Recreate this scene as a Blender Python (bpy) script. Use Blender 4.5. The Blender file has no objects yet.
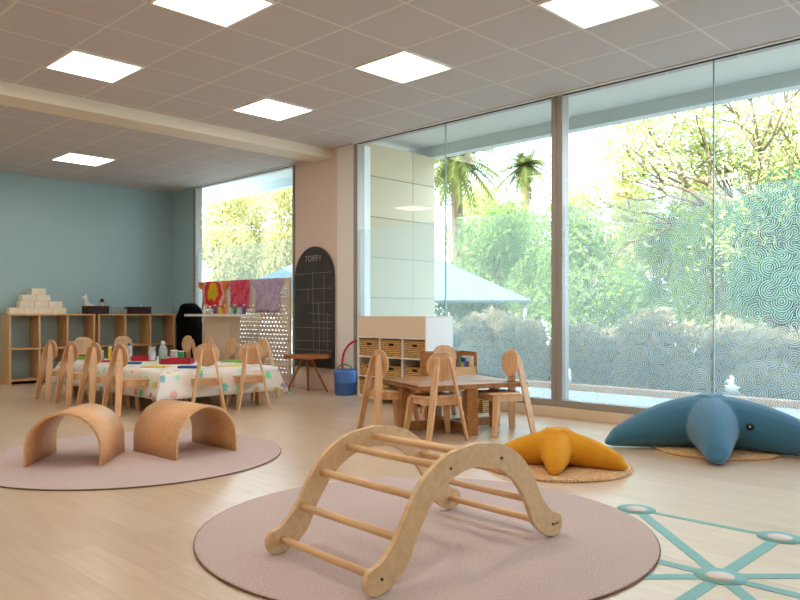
import bpy, bmesh, math, random
from mathutils import Vector, Matrix
random.seed(7)
S = bpy.context.scene
COL = S.collection
R_ = math.radians
# ------------------------------------------------------------------ camera
cam = bpy.data.cameras.new('camera'); co = bpy.data.objects.new('camera', cam); COL.objects.link(co)
co.location = (0, 0, .97)
YAW = math.atan(757/740)
co.rotation_euler = (R_(90), 0, -YAW)
cam.sensor_width = 36; cam.lens = 36*740/800; cam.shift_y = 13/800; cam.clip_start = .05; cam.clip_end = 500
S.camera = co
# ------------------------------------------------------------------ world, sun, exposure
w = bpy.data.worlds.new('world'); S.world = w; w.use_nodes = True
wn = w.node_tree.nodes; wl = w.node_tree.links
bg = wn['Background']; bg.inputs[1].default_value = 7.5
tc = wn.new('ShaderNodeTexCoord'); sp = wn.new('ShaderNodeSeparateXYZ'); rp = wn.new('ShaderNodeValToRGB')
wl.new(tc.outputs['Generated'], sp.inputs[0]); wl.new(sp.outputs[2], rp.inputs[0]); wl.new(rp.outputs[0], bg.inputs[0])
rp.color_ramp.elements[0].position = 0; rp.color_ramp.elements[0].color = (.72, .84, 1, 1)
rp.color_ramp.elements[1].position = .8; rp.color_ramp.elements[1].color = (.50, .70, 1, 1)
sun = bpy.data.lights.new('sun', 'SUN'); so = bpy.data.objects.new('sun', sun); COL.objects.link(so)
sun.energy = 15; sun.angle = R_(1); sun.color = (1, .93, .78)
so.rotation_euler = Vector((.85, -.25, -1)).to_track_quat('-Z', 'Y').to_euler()
PANEL_STRENGTH = 12
S.view_settings.view_transform = 'Standard'; S.view_settings.look = 'None'
S.view_settings.gamma = 1; S.view_settings.use_curve_mapping = False
S.view_settings.exposure = 0.0
cy = S.cycles
cy.use_denoising = True; cy.max_bounces = 10; cy.diffuse_bounces = 5; cy.glossy_bounces = 3
cy.transparent_max_bounces = 24; cy.sample_clamp_indirect = 6; cy.caustics_reflective = False; cy.caustics_refractive = False

# ------------------------------------------------------------------ materials
def srgb(r, g, b):
    return tuple(((c/255)/12.92 if c/255 <= .04045 else ((c/255+.055)/1.055)**2.4) for c in (r, g, b)) + (1,)
M = {}
class NT:
    def __init__(s, name):
        s.m = bpy.data.materials.new(name); s.m.use_nodes = True; s.t = s.m.node_tree
        s.b = s.t.nodes['Principled BSDF']; s.out = s.t.nodes['Material Output']; M[name] = s.m
    def n(s, typ, **k):
        x = s.t.nodes.new('ShaderNode'+typ)
        for a, v in k.items():
            if a.startswith('i_'):
                key = a[2:]; x.inputs[int(key) if key.isdigit() else key].default_value = v
            else: setattr(x, a, v)
        return x
    def l(s, a, b): s.t.links.new(a, b)
    def math(s, op, a, b=None, c=None):
        x = s.n('Math', operation=op)
        for i, v in enumerate((a, b, c)):
            if v is None: continue
            if isinstance(v, (int, float)): x.inputs[i].default_value = v
            else: s.l(v, x.inputs[i])
        return x.outputs[0]
    def mix(s, f, a, b):
        x = s.n('Mix', data_type='RGBA')
        for sock, v in ((x.inputs[0], f), (x.inputs[6], a), (x.inputs[7], b)):
            if isinstance(v, (int, float, tuple)): sock.default_value = v
            else: s.l(v, sock)
        return x.outputs[2]
    def co(s, kind='Object'): return s.n('TexCoord').outputs[kind]
    def bump(s, h, d=.002, st=.6):
        b = s.n('Bump'); b.inputs['Distance'].default_value = d; b.inputs['Strength'].default_value = st
        s.l(h, b.inputs['Height']); s.l(b.outputs[0], s.b.inputs['Normal'])

def plain(name, c, rough=.6, metal=0, var=.05, scale=30, bump=0, spec=.5):
    t = NT(name); nz = t.n('TexNoise'); nz.inputs['Scale'].default_value = scale; nz.inputs['Detail'].default_value = 4
    t.l(t.co(), nz.inputs['Vector'])
    c2 = tuple(max(0, x*(1-var*2)) for x in c[:3])+(1,)
    t.l(t.mix(nz.outputs[0], c, c2), t.b.inputs['Base Color'])
    t.b.inputs['Roughness'].default_value = rough; t.b.inputs['Metallic'].default_value = metal
    t.b.inputs['Specular IOR Level'].default_value = spec
    if bump: t.bump(nz.outputs[0], bump)
    return t.m
def wood(name, c, c2, rough=.45, sc=(3, 3, 40), ax=None):
    t = NT(name); mp = t.n('Mapping'); mp.inputs['Scale'].default_value = sc
    t.l(t.co(), mp.inputs[0]); nz = t.n('TexNoise'); nz.inputs['Scale'].default_value = 2.2; nz.inputs['Detail'].default_value = 6
    nz.inputs['Distortion'].default_value = .6
    t.l(mp.outputs[0], nz.inputs['Vector'])
    r = t.n('ValToRGB'); r.color_ramp.elements[0].position = .35; r.color_ramp.elements[1].position = .68
    r.color_ramp.elements[0].color = c; r.color_ramp.elements[1].color = c2
    t.l(nz.outputs[0], r.inputs[0]); t.l(r.outputs[0], t.b.inputs['Base Color'])
    t.b.inputs['Roughness'].default_value = rough
    return t.m
wood('beech', srgb(226, 186, 144), srgb(208, 164, 120), .5, (14, 14, 2))
wood('birch_ply', srgb(222, 192, 150), srgb(208, 174, 130), .5, (14, 3, 14))
wood('rung_wood', srgb(232, 195, 150), srgb(214, 172, 124), .5, (30, 2, 30))
wood('maple_shelf', srgb(222, 180, 132), srgb(205, 160, 112), .5, (2, 14, 2))
wood('oak_table', srgb(176, 122, 66), srgb(148, 98, 50), .35, (14, 2, 14))
wood('walnut_stool', srgb(190, 120, 62), srgb(150, 88, 42), .35, (14, 2, 14))
wood('tunnel_ply', srgb(224, 176, 128), srgb(208, 156, 106), .42, (3, 30, 30))
wood('pale_block', srgb(248, 238, 218), srgb(236, 222, 198), .6, (3, 20, 20))
plain('paint_green', srgb(166, 196, 202), .7, var=.02, scale=2)
plain('paint_salmon', srgb(238, 216, 202), .7, var=.02, scale=3)
plain('paint_white', srgb(246, 243, 238), .6, var=.02, scale=3)
plain('paint_cream', srgb(232, 220, 198), .6, var=.02, scale=3)
plain('aluminium', srgb(165, 158, 150), .42, .25, var=.03, scale=20)
plain('joint', srgb(150, 165, 165), .5, 0)
plain('laminate_white', srgb(240, 236, 230), .45, var=.02)
plain('laminate_cream', srgb(232, 214, 190), .5, var=.02)
plain('dark', srgb(28, 24, 22), .7)
plain('black_fabric', srgb(12, 12, 13), .95, var=.3, scale=12, bump=.02, spec=.1)
plain('plinth', srgb(226, 205, 178), .5, var=.03)
plain('soffit', srgb(222, 226, 222), .8, var=.03, scale=2)
plain('fascia', srgb(215, 225, 226), .8, var=.03, scale=2)
plain('bark', srgb(150, 125, 100), .9, var=.3, scale=20, bump=.01)
plain('terracotta', srgb(205, 150, 110), .8, var=.1, scale=8)
plain('paving', srgb(180, 175, 165), .9, var=.15, scale=3)
plain('shade_cloth', srgb(116, 132, 132), .8, var=.05)
plain('red', srgb(176, 20, 44), .5, var=.05)
plain('bright_red', srgb(225, 50, 60), .4); plain('blue', srgb(24, 96, 160), .5); plain('yellow', srgb(245, 205, 20), .5)
plain('lime', srgb(140, 200, 40), .5); plain('green', srgb(40, 140, 80), .5); plain('purple', srgb(110, 80, 150), .5)
plain('toy_pink', srgb(205, 130, 195), .8); plain('orange', srgb(235, 130, 50), .5); plain('paper', srgb(245, 242, 236), .7, var=.02)
plain('brown_basket', srgb(70, 42, 34), .8, var=.3, scale=60, bump=.01)
plain('white_plastic', srgb(240, 238, 235), .4); plain('teal_tape', srgb(122, 178, 176), .55, var=.04, scale=12)
plain('tape_dot', srgb(222, 210, 200), .5); plain('steel', srgb(120, 110, 100), .3, .8)
plain('edge_dark', srgb(128, 98, 80), .8); plain('chalk', srgb(190, 188, 184), .9, var=.25, scale=40)
plain('rubber', srgb(60, 45, 40), .8)
def clear(name, c, al):
    t = NT(name); tr = t.n('BsdfTransparent'); tr.inputs[0].default_value = c
    mx = t.n('MixShader'); mx.inputs[0].default_value = al
    t.l(tr.outputs[0], mx.inputs[1]); t.l(t.b.outputs[0], mx.inputs[2]); t.l(mx.outputs[0], t.out.inputs[0])
    t.b.inputs['Base Color'].default_value = c; t.b.inputs['Roughness'].default_value = .15
clear('clear_plastic', (.85, .9, .92, 1), .35)
clear('blue_tub', srgb(120, 172, 235), .5)
# knit
def knit(name, c, c2, s1=260, s2=55):
    t = NT(name); nz = t.n('TexNoise'); nz.inputs['Scale'].default_value = 6; t.l(t.co(), nz.inputs['Vector'])
    wv = t.n('TexWave'); wv.inputs['Scale'].default_value = s2; wv.inputs['Distortion'].default_value = 3; wv.bands_direction = 'DIAGONAL'
    wv.inputs['Detail Scale'].default_value = 2
    t.l(t.co(), wv.inputs['Vector'])
    t.l(t.mix(t.math('MULTIPLY', wv.outputs[0], .45), c, c2), t.b.inputs['Base Color'])
    t.b.inputs['Roughness'].default_value = .9; t.b.inputs['Sheen Weight'].default_value = .3
    t.bump(wv.outputs[0], .002, .6)
knit('knit_blue', srgb(62, 122, 152), srgb(34, 86, 116))
plain('velvet_yellow', srgb(226, 160, 44), .9, var=.12, scale=14, bump=.002, spec=.2)
# rug pile
def rug(name, c, c2):
    t = NT(name); nz = t.n('TexNoise'); nz.inputs['Scale'].default_value = 160; nz.inputs['Detail'].default_value = 3; t.l(t.co(), nz.inputs['Vector'])
    r = t.n('ValToRGB'); r.color_ramp.elements[0].position = .35; r.color_ramp.elements[1].position = .65
    r.color_ramp.elements[0].color = c; r.color_ramp.elements[1].color = c2
    t.l(nz.outputs[0], r.inputs[0]); t.l(r.outputs[0], t.b.inputs['Base Color'])
    t.b.inputs['Roughness'].default_value = 1; t.bump(nz.outputs[0], .002, .4); t.b.inputs['Specular IOR Level'].default_value = .1
rug('rug_taupe', srgb(204, 188, 184), srgb(178, 160, 155))
# woven jute with ring rows
def jute(name, c, c2, rings=True):
    t = NT(name); wv = t.n('TexWave'); wv.wave_type = 'RINGS' if rings else 'BANDS'
    if rings: wv.rings_direction = 'Z'
    else: wv.bands_direction = 'Z'
    wv.inputs['Scale'].default_value = 14 if rings else 16; wv.inputs['Distortion'].default_value = 1.2; wv.inputs['Detail Scale'].default_value = 6
    t.l(t.co(), wv.inputs['Vector'])
    vo = t.n('TexVoronoi'); vo.inputs['Scale'].default_value = 60; t.l(t.co(), vo.inputs['Vector'])
    f = t.math('MULTIPLY', wv.outputs[0], vo.outputs[0]); f2 = t.math('MULTIPLY', f, 1.6)
    t.l(t.mix(f2, c, c2), t.b.inputs['Base Color']); t.b.inputs['Roughness'].default_value = .9
    t.bump(f2, .008, .9)
jute('jute', srgb(196, 146, 92), srgb(242, 212, 165)); jute('wicker', srgb(150, 104, 56), srgb(236, 196, 130), False)
# floor planks running along y
t = NT('floor_planks'); mp = t.n('Mapping'); mp.inputs['Rotation'].default_value = (0, 0, R_(90)); t.l(t.co(), mp.inputs[0])
bk = t.n('TexBrick'); bk.offset = .37; bk.inputs['Scale'].default_value = 1; bk.inputs['Brick Width'].default_value = 1.3; bk.inputs['Row Height'].default_value = .19
bk.inputs['Mortar Size'].default_value = .0012; bk.inputs['Mortar Smooth'].default_value = .3; bk.inputs['Bias'].default_value = 0
bk.inputs['Color1'].default_value = srgb(218, 196, 170); bk.inputs['Color2'].default_value = srgb(208, 184, 156); bk.inputs['Mortar'].default_value = srgb(184, 158, 132)
t.l(mp.outputs[0], bk.inputs['Vector'])
m2 = t.n('Mapping'); m2.inputs['Scale'].default_value = (16, 1.2, 1); t.l(t.co(), m2.inputs[0])
nz = t.n('TexNoise'); nz.inputs['Scale'].default_value = 2; nz.inputs['Detail'].default_value = 7; nz.inputs['Distortion'].default_value = .8; t.l(m2.outputs[0], nz.inputs['Vector'])
g = t.math('MULTIPLY_ADD', nz.outputs[0], 1.6, -.5)
mul = t.n('Mix', data_type='RGBA', blend_type='MULTIPLY'); mul.inputs[0].default_value = .8
t.l(bk.outputs[0], mul.inputs[6]); t.l(t.mix(g, (1, 1, 1, 1), (.74, .68, .62, 1)), mul.inputs[7])
t.l(mul.outputs[2], t.b.inputs['Base Color']); t.b.inputs['Roughness'].default_value = .28; t.b.inputs['Specular IOR Level'].default_value = .9
# ceiling tiles
def tiles(name, ox, oy):
    t = NT(name); s = t.n('SeparateXYZ'); t.l(t.co(), s.inputs[0])
    def line(o, off, wd):
        f = t.math('FRACT', t.math('DIVIDE', t.math('SUBTRACT', o, off-60), .6))
        d = t.math('MINIMUM', f, t.math('SUBTRACT', 1, f)); return t.math('LESS_THAN', d, wd)
    m = t.math('MAXIMUM', line(s.outputs[0], ox, .016), line(s.outputs[1], oy, .016))
    nz = t.n('TexNoise'); nz.inputs['Scale'].default_value = 120; t.l(t.co(), nz.inputs['Vector'])
    c = t.mix(nz.outputs[0], srgb(206, 199, 197), srgb(192, 184, 182))
    t.l(t.mix(m, c, srgb(222, 215, 208)), t.b.inputs['Base Color']); t.b.inputs['Roughness'].default_value = .8
    t.bump(m, .004, .5)
tiles('ceiling_tiles', .51, .38); tiles('ceiling_tiles_back', .0, .12)
# stone cladding
t = NT('stone'); sx = t.n('SeparateXYZ'); t.l(t.co(), sx.inputs[0]); cx_ = t.n('CombineXYZ'); t.l(t.math('ADD', sx.outputs[0], 1.975), cx_.inputs[0]); t.l(t.math('ADD', sx.outputs[2], 2.84), cx_.inputs[1]); mp = cx_; bk = t.n('TexBrick'); bk.inputs['Scale'].default_value = 1; bk.inputs['Brick Width'].default_value = .9; bk.inputs['Row Height'].default_value = .5; bk.inputs['Mortar Size'].default_value = .006; bk.offset = 0
bk.inputs['Color1'].default_value = srgb(206, 192, 162); bk.inputs['Color2'].default_value = srgb(192, 178, 148); bk.inputs['Mortar'].default_value = srgb(130, 122, 105)
t.l(mp.outputs[0], bk.inputs['Vector']); t.l(bk.outputs[0], t.b.inputs['Base Color']); t.b.inputs['Roughness'].default_value = .85
# blackboard
t = NT('blackboard'); nz = t.n('TexNoise'); nz.inputs['Scale'].default_value = 5; nz.inputs['Detail'].default_value = 6; t.l(t.co(), nz.inputs['Vector'])
t.l(t.mix(nz.outputs[0], srgb(30, 29, 29), srgb(84, 80, 78)), t.b.inputs['Base Color']); t.b.inputs['Roughness'].default_value = .8
# glass
t = NT('window_glass'); tr = t.n('BsdfTransparent'); tr.inputs[0].default_value = (.94, .975, .96, 1); gl = t.n('BsdfGlossy'); gl.inputs['Roughness'].default_value = .0
lw = t.n('LayerWeight'); mx = t.n('MixShader'); t.l(t.math('MULTIPLY_ADD', t.math('POWER', lw.outputs['Facing'], 4), .25, .02), mx.inputs[0]); t.l(tr.outputs[0], mx.inputs[1]); t.l(gl.outputs[0], mx.inputs[2]); t.l(mx.outputs[0], t.out.inputs[0])
# truchet arc film
t = NT('arc_film'); s = t.n('SeparateXYZ'); t.l(t.co(), s.inputs[0]); CE = .088
u = t.math('DIVIDE', s.outputs[1], CE); v = t.math('DIVIDE', s.outputs[2], CE)
cu = t.math('FLOOR', u); cv = t.math('FLOOR', v); fu = t.math('FRACT', u); fv = t.math('FRACT', v)
cb = t.n('CombineXYZ'); t.l(cu, cb.inputs[0]); t.l(cv, cb.inputs[1]); wh = t.n('TexWhiteNoise', noise_dimensions='2D'); t.l(cb.outputs[0], wh.inputs['Vector'])
fl = t.math('GREATER_THAN', wh.outputs[0], .5)
uu = t.math('ABSOLUTE', t.math('SUBTRACT', fl, fu))
fl2 = t.math('GREATER_THAN', t.math('FRACT', t.math('MULTIPLY', wh.outputs[0], 7)), .5); fv = t.math('ABSOLUTE', t.math('SUBTRACT', fl2, fv))
def ln(a, b): return t.math('SQRT', t.math('ADD', t.math('MULTIPLY', a, a), t.math('MULTIPLY', b, b)))
d1 = ln(uu, fv); d2 = ln(t.math('SUBTRACT', 1, uu), t.math('SUBTRACT', 1, fv))
near = t.math('LESS_THAN', d1, .98)
dd = t.math('ADD', t.math('MULTIPLY', near, d1), t.math('MULTIPLY', t.math('SUBTRACT', 1, near), d2))
st = t.math('LESS_THAN', t.math('FRACT', t.math('MULTIPLY', dd, 5)), .5)
tr = t.n('BsdfTransparent'); df = t.n('BsdfDiffuse'); tl = t.n('BsdfTranslucent'); df.inputs[0].default_value = (.62, .72, .70, 1); tl.inputs[0].default_value = (.50, .60, .57, 1)
m1 = t.n('MixShader'); m1.inputs[0].default_value = .7; t.l(df.outputs[0], m1.inputs[1]); t.l(tl.outputs[0], m1.inputs[2])
m2 = t.n('MixShader'); t.l(t.math('MULTIPLY', st, .78), m2.inputs[0]); t.l(tr.outputs[0], m2.inputs[1]); t.l(m1.outputs[0], m2.inputs[2]); t.l(m2.outputs[0], t.out.inputs[0])
# perforated screen
t = NT('perforated'); s = t.n('SeparateXYZ'); t.l(t.co(), s.inputs[0])
v = t.math('DIVIDE', s.outputs[2], .055); row = t.math('FLOOR', v); u = t.math('ADD', t.math('DIVIDE', s.outputs[1], .075), t.math('MULTIPLY', row, .5))
du = t.math('ABSOLUTE', t.math('SUBTRACT', t.math('FRACT', u), .5)); dv = t.math('ABSOLUTE', t.math('SUBTRACT', t.math('FRACT', v), .5))
hole = t.math('LESS_THAN', t.math('ADD', t.math('MULTIPLY', du, .9), dv), .25)
tr = t.n('BsdfTransparent'); mx = t.n('MixShader'); t.l(hole, mx.inputs[0]); t.l(t.b.outputs[0], mx.inputs[1]); t.l(tr.outputs[0], mx.inputs[2]); t.l(mx.outputs[0], t.out.inputs[0])
t.b.inputs['Base Color'].default_value = srgb(232, 216, 196)
# tie dye
def dye(name, cols, sc=5):
    t = NT(name); nz = t.n('TexNoise'); nz.inputs['Scale'].default_value = sc; nz.inputs['Detail'].default_value = 5; nz.inputs['Roughness'].default_value = .7; nz.inputs['Distortion'].default_value = 1
    t.l(t.co(), nz.inputs['Vector']); r = t.n('ValToRGB'); e = r.color_ramp.elements
    e[0].position = .3; e[0].color = cols[0]; e[1].position = .7; e[1].color = cols[-1]
    for i, c in enumerate(cols[1:-1]):
        x = e.new(.3+.4*(i+1)/(len(cols)-1)); x.color = c
    t.l(nz.outputs[0], r.inputs[0]); t.l(r.outputs[0], t.b.inputs['Base Color']); t.b.inputs['Roughness'].default_value = .9
t_ = NT('dye_sun'); s = t_.n('SeparateXYZ'); t_.l(t_.co(), s.inputs[0]); nz = t_.n('TexNoise'); nz.inputs['Scale'].default_value = 12; t_.l(t_.co(), nz.inputs['Vector'])
d = t_.math('ADD', t_.math('SQRT', t_.math('ADD', t_.math('POWER', s.outputs[1], 2), t_.math('POWER', s.outputs[2], 2))), t_.math('MULTIPLY_ADD', nz.outputs[0], .16, -.08))
r = t_.n('ValToRGB'); e = r.color_ramp.elements; e[0].position = .03; e[0].color = srgb(215, 190, 20); e[1].position = .30; e[1].color = srgb(235, 120, 30)
for p, c in ((.11, srgb(245, 200, 20)), (.15, srgb(225, 40, 40)), (.22, srgb(235, 40, 60)), (.26, srgb(250, 215, 190))): x = e.new(p); x.color = c
t_.l(d, r.inputs[0]); t_.l(r.outputs[0], t_.b.inputs['Base Color'])
dye('dye_pink', [srgb(80, 80, 140), srgb(230, 60, 80), srgb(240, 110, 140), srgb(60, 90, 120)], 7)
dye('dye_lilac', [srgb(130, 105, 160), srgb(190, 165, 205), srgb(215, 195, 215), srgb(165, 140, 185)], 7)
# handprint tablecloth
t = NT('handprint_cloth'); vo = t.n('TexVoronoi'); vo.inputs['Scale'].default_value = 7.5; t.l(t.co(), vo.inputs['Vector'])
nz = t.n('TexNoise'); nz.inputs['Scale'].default_value = 45; t.l(t.co(), nz.inputs['Vector'])
ms = t.math('LESS_THAN', t.math('ADD', vo.outputs['Distance'], t.math('MULTIPLY_ADD', nz.outputs[0], .5, -.25)), .30)
hs = t.n('HueSaturation'); hs.inputs['Saturation'].default_value = 1.2; t.l(vo.outputs['Color'], hs.inputs['Color'])
t.l(t.mix(t.math('MULTIPLY', ms, .75), srgb(242, 238, 232), hs.outputs[0]), t.b.inputs['Base Color']); t.b.inputs['Roughness'].default_value = .7
# leaves
def leafmat(name, c, c2, tr=.45):
    t = NT(name); nz = t.n('TexNoise'); nz.inputs['Scale'].default_value = .9; nz.inputs['Detail'].default_value = 3; t.l(t.co(), nz.inputs['Vector'])
    w_ = t.n('TexWhiteNoise'); t.l(t.co(), w_.inputs['Vector'])
    g_ = t.n('NewGeometry'); f = t.math('MULTIPLY_ADD', g_.outputs['Random Per Island'], .5, t.math('MULTIPLY', nz.outputs[0], .5))
    c_ = t.mix(f, c, c2); df = t.n('BsdfDiffuse'); tl = t.n('BsdfTranslucent'); t.l(c_, df.inputs[0]); t.l(c_, tl.inputs[0])
    m1 = t.n('MixShader'); m1.inputs[0].default_value = tr; t.l(df.outputs[0], m1.inputs[1]); t.l(tl.outputs[0], m1.inputs[2]); t.l(m1.outputs[0], t.out.inputs[0])
leafmat('leaf_mid', srgb(88, 128, 78), srgb(178, 188, 112)); leafmat('leaf_dark', srgb(44, 88, 70), srgb(92, 130, 96))
leafmat('leaf_bright', srgb(156, 158, 100), srgb(218, 204, 146)); leafmat('leaf_sparse', srgb(134, 150, 88), srgb(208, 204, 130)); leafmat('leaf_palm', srgb(84, 100, 56), srgb(140, 140, 80)); leafmat('leaf_grey', srgb(112, 116, 84), srgb(206, 180, 146))
def emis(name, c, st):
    t = NT(name); e = t.n('Emission'); e.inputs[0].default_value = c; e.inputs[1].default_value = st; t.l(e.outputs[0], t.out.inputs[0])
emis('panel_glow', (1, .88, .76, 1), PANEL_STRENGTH)

# ------------------------------------------------------------------ mesh helpers
class MB:
    def __init__(s): s.bm = bmesh.new()
    def _v(s, pts): return [s.bm.verts.new(p) for p in pts]
    def box(s, a, b):
        (x0, y0, z0), (x1, y1, z1) = a, b
        v = s._v([(x0,y0,z0),(x1,y0,z0),(x1,y1,z0),(x0,y1,z0),(x0,y0,z1),(x1,y0,z1),(x1,y1,z1),(x0,y1,z1)])
        for f in ((3,2,1,0),(4,5,6,7),(0,1,5,4),(1,2,6,5),(2,3,7,6),(3,0,4,7)): s.bm.faces.new([v[i] for i in f])
        return s
    def loft(s, rings, closed=True, caps=True, smooth=False):
        vs = [s._v(r) for r in rings]; n = len(rings[0])
        for i in range(len(vs)-1):
            for j in range(n if closed else n-1):
                f = s.bm.faces.new((vs[i][j], vs[i][(j+1) % n], vs[i+1][(j+1) % n], vs[i+1][j])); f.smooth = smooth
        if caps and closed:
            s.bm.faces.new(vs[0][::-1]); s.bm.faces.new(vs[-1])
        return s
    def tube(s, pts, rs, n=10, smooth=True):
        pts = [Vector(p) for p in pts]; rs = rs if isinstance(rs, (list, tuple)) else [rs]*len(pts); rings = []
        up = None
        for i, p in enumerate(pts):
            d = (pts[min(i+1, len(pts)-1)]-pts[max(i-1, 0)]).normalized()
            if up is None: up = d.orthogonal().normalized()
            up = (up - d*up.dot(d)).normalized(); q = d.cross(up)
            rings.append([p+(up*math.cos(2*math.pi*k/n)+q*math.sin(2*math.pi*k/n))*rs[i] for k in range(n)])
        return s.loft(rings, smooth=smooth)
    def lathe(s, prof, c=(0,0,0), n=20, smooth=True):
        rings = [[(c[0]+r*math.cos(2*math.pi*k/n), c[1]+r*math.sin(2*math.pi*k/n), c[2]+z) for k in range(n)] for r, z in prof]
        return s.loft(rings, smooth=smooth)
    def prism(s, poly, vec):      # polygon (3d points) extruded along vec
        vec = Vector(vec); a = [Vector(p) for p in poly]
        return s.loft([a, [p+vec for p in a]])
    def board(s, p0, p1, wv, tv):  # plank from p0 to p1, width vector, thickness vector
        p0, p1, wv, tv = map(Vector, (p0, p1, wv, tv))
        q = lambda p: [p-wv/2-tv/2, p+wv/2-tv/2, p+wv/2+tv/2, p-wv/2+tv/2]
        return s.loft([q(p0), q(p1)])
    def strip(s, outer, inner, vec):   # band between two equally long polylines, extruded
        vec = Vector(vec); O = [Vector(p) for p in outer]; I = [Vector(p) for p in inner]
        return s.loft([[o, i, i+vec, o+vec] for o, i in zip(O, I)])
    def build(s, name, mat, parent=None, bevel=0, sub=0, solid=0, seg=2):
        bmesh.ops.recalc_face_normals(s.bm, faces=s.bm.faces)
        me = bpy.data.meshes.new(name); s.bm.to_mesh(me); s.bm.free()
        o = bpy.data.objects.new(name, me); COL.objects.link(o); me.materials.append(M[mat])
        if parent: o.parent = parent
        if solid: m = o.modifiers.new('s', 'SOLIDIFY'); m.thickness = solid
        if bevel: m = o.modifiers.new('b', 'BEVEL'); m.width = bevel; m.segments = seg; m.limit_method = 'ANGLE'; m.angle_limit = R_(40)
        if sub: m = o.modifiers.new('u', 'SUBSURF'); m.levels = sub; m.render_levels = sub
        return o
def tag(o, label=None, cat=None, group=None, kind=None):
    if label: o['label'] = label
    if cat: o['category'] = cat
    if group: o['group'] = group
    if kind: o['kind'] = kind
    return o
def thing(name, label, cat, loc=(0,0,0), rz=0, group=None):
    o = bpy.data.objects.new(name, None); COL.objects.link(o); o.empty_display_size = .1
    o.location = loc; o.rotation_euler = (0, 0, rz); return tag(o, label, cat, group)
def struct(name, parent=None):
    o = bpy.data.objects.new(name, None); COL.objects.link(o); o['kind'] = 'structure'; o['label'] = name.replace('_', ' '); return o
def copy_tree(o, parent=None):
    c = o.copy(); COL.objects.link(c)
    if parent: c.parent = parent
    for ch in KIDS.get(o.name, [k for k in bpy.data.objects if k.parent == o]): copy_tree(ch, c)
    return c
KIDS = {}
def S_(o, label=None):
    o['kind'] = 'structure'
    if label: o['label'] = label
    return o
def place(o, loc, rz=0): o.location = loc; o.rotation_euler = (0, 0, rz); return o

# ------------------------------------------------------------------ structure
W = 6.0; CZ = 3.01; YB = 11.05; CZ2 = 2.92; X0 = -3.0; Y0 = -3.0
S_(MB().box((X0, Y0, -.15), (W+.12, YB+.1, 0)).build('floor', 'floor_planks'), 'pale oak plank floor of the classroom')
S_(MB().box((X0, Y0, CZ), (W+.12, 7.06, CZ+.1)).build('ceiling', 'ceiling_tiles'), 'square tiled ceiling above the front of the room')
S_(MB().box((X0, 7.38, CZ2), (W+.12, YB+.1, CZ2+.1)).build('ceiling', 'ceiling_tiles_back'), 'lower tiled ceiling beyond the beam')
S_(MB().box((X0, 7.05, 2.89), (W, 7.4, CZ+.1)).build('trim_1', 'paint_cream', bevel=.004), 'cream ceiling beam')
S_(MB().box((X0, Y0, CZ+.1), (W+.12, YB+.1, CZ+.35)).build('sun_block_slab', 'paint_white'), 'unseen slab added over the room to block the sun')  # unseen slab added above the ceiling so no sunlight leaks in
S_(MB().box((X0-.1, YB, 0), (W+.12, YB+.1, CZ+.1)).build('wall_back', 'paint_green'), 'sage green back wall')
S_(MB().box((X0-.1, Y0, 0), (X0, YB, CZ+.1)).build('wall_left', 'paint_white'))
S_(MB().box((X0-.1, Y0-.1, 0), (W+.12, Y0, CZ+.1)).build('wall_front', 'paint_white'))
S_(MB().box((W, 10.33, 0), (W+.12, YB, CZ)).build('wall_right', 'paint_green'), 'narrow green wall strip beside the far window')
S_(MB().box((W, 6.95, 0), (W+.3, 7.80, CZ)).build('wall_pillar', 'paint_salmon', bevel=.004), 'pinkish beige pillar between the windows')
S_(MB().box((W, 6.62, 0), (W+.25, 6.95, CZ)).build('wall_recess', 'paint_white'), 'white recess panel beside the pillar')
# plinth under the windows
S_(MB().box((W-.06, Y0, 0), (W+.12, 6.62, .095)).build('baseboard_right', 'plinth', bevel=.004), 'pale plinth under the big windows')
S_(MB().box((W-.015, 7.84, 0), (W+.12, 10.33, .095)).build('baseboard_right', 'plinth', bevel=.004), 'pale plinth under the far window')
S_(MB().box((X0, YB-.012, 0), (W, YB, .07)).build('baseboard_back', 'maple_shelf'))
def window(name, y0, y1, joint, label, endL=.07, endR=.07, ztop=CZ):
    r = struct(name); r['label'] = label
    f = MB(); f.box((W-.03, y0, .095), (W+.09, y1, .16))
    f.box((W-.03, y0, .16), (W+.09, y0+endL, ztop)); f.box((W-.03, y1-endR, .16), (W+.09, y1, ztop))
    f.build('window_frame', 'aluminium', r, bevel=.006)
    h = MB(); h.box((W-.02, y0+endL, ztop-.016), (W+.0, y1-endR, ztop-.003)); h.build('head_rail', 'dark', r); h = MB(); h.box((W-.06, y0, ztop-.014), (W-.04, y1, ztop-.001)); h.build('head_trim', 'paint_white', r)
    ys = [y0+endL]+([joint] if joint else [])+[y1-endR]
    for a, b in zip(ys, ys[1:]):
        MB().box((W+.03, a+.003, .16), (W+.038, b-.003, ztop)).build('pane', 'window_glass', r)
        p = MB(); p.bm.faces.new(p._v([(W+.022, a+.003, .16), (W+.022, b-.003, .16), (W+.022, b-.003, 1.97), (W+.022, a+.003, 1.97)]))
        p.build('privacy_film', 'arc_film', r)
    if joint: MB().box((W+.024, joint-.004, .16), (W+.044, joint+.004, ztop)).build('glass_joint', 'joint', r)
window('window_1', 3.79, 6.62, 5.21, 'tall window with patterned film beside the pillar', .06, .07)
window('window_2', 1.0, 3.79, 2.36, 'tall window with patterned film behind the blue starfish', .06, .06)
window('window_3', -1.8, 1.0, -.4, 'tall window at the right edge', .06, .06)
window('window_4', 7.80, 10.33, None, 'far window with patterned film between pillar and green wall', .02, .07, CZ2)
S_(MB().box((W, Y0, 0), (W+.1, -1.8, CZ)).build('wall_right', 'paint_white'), 'end of the window wall')
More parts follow.
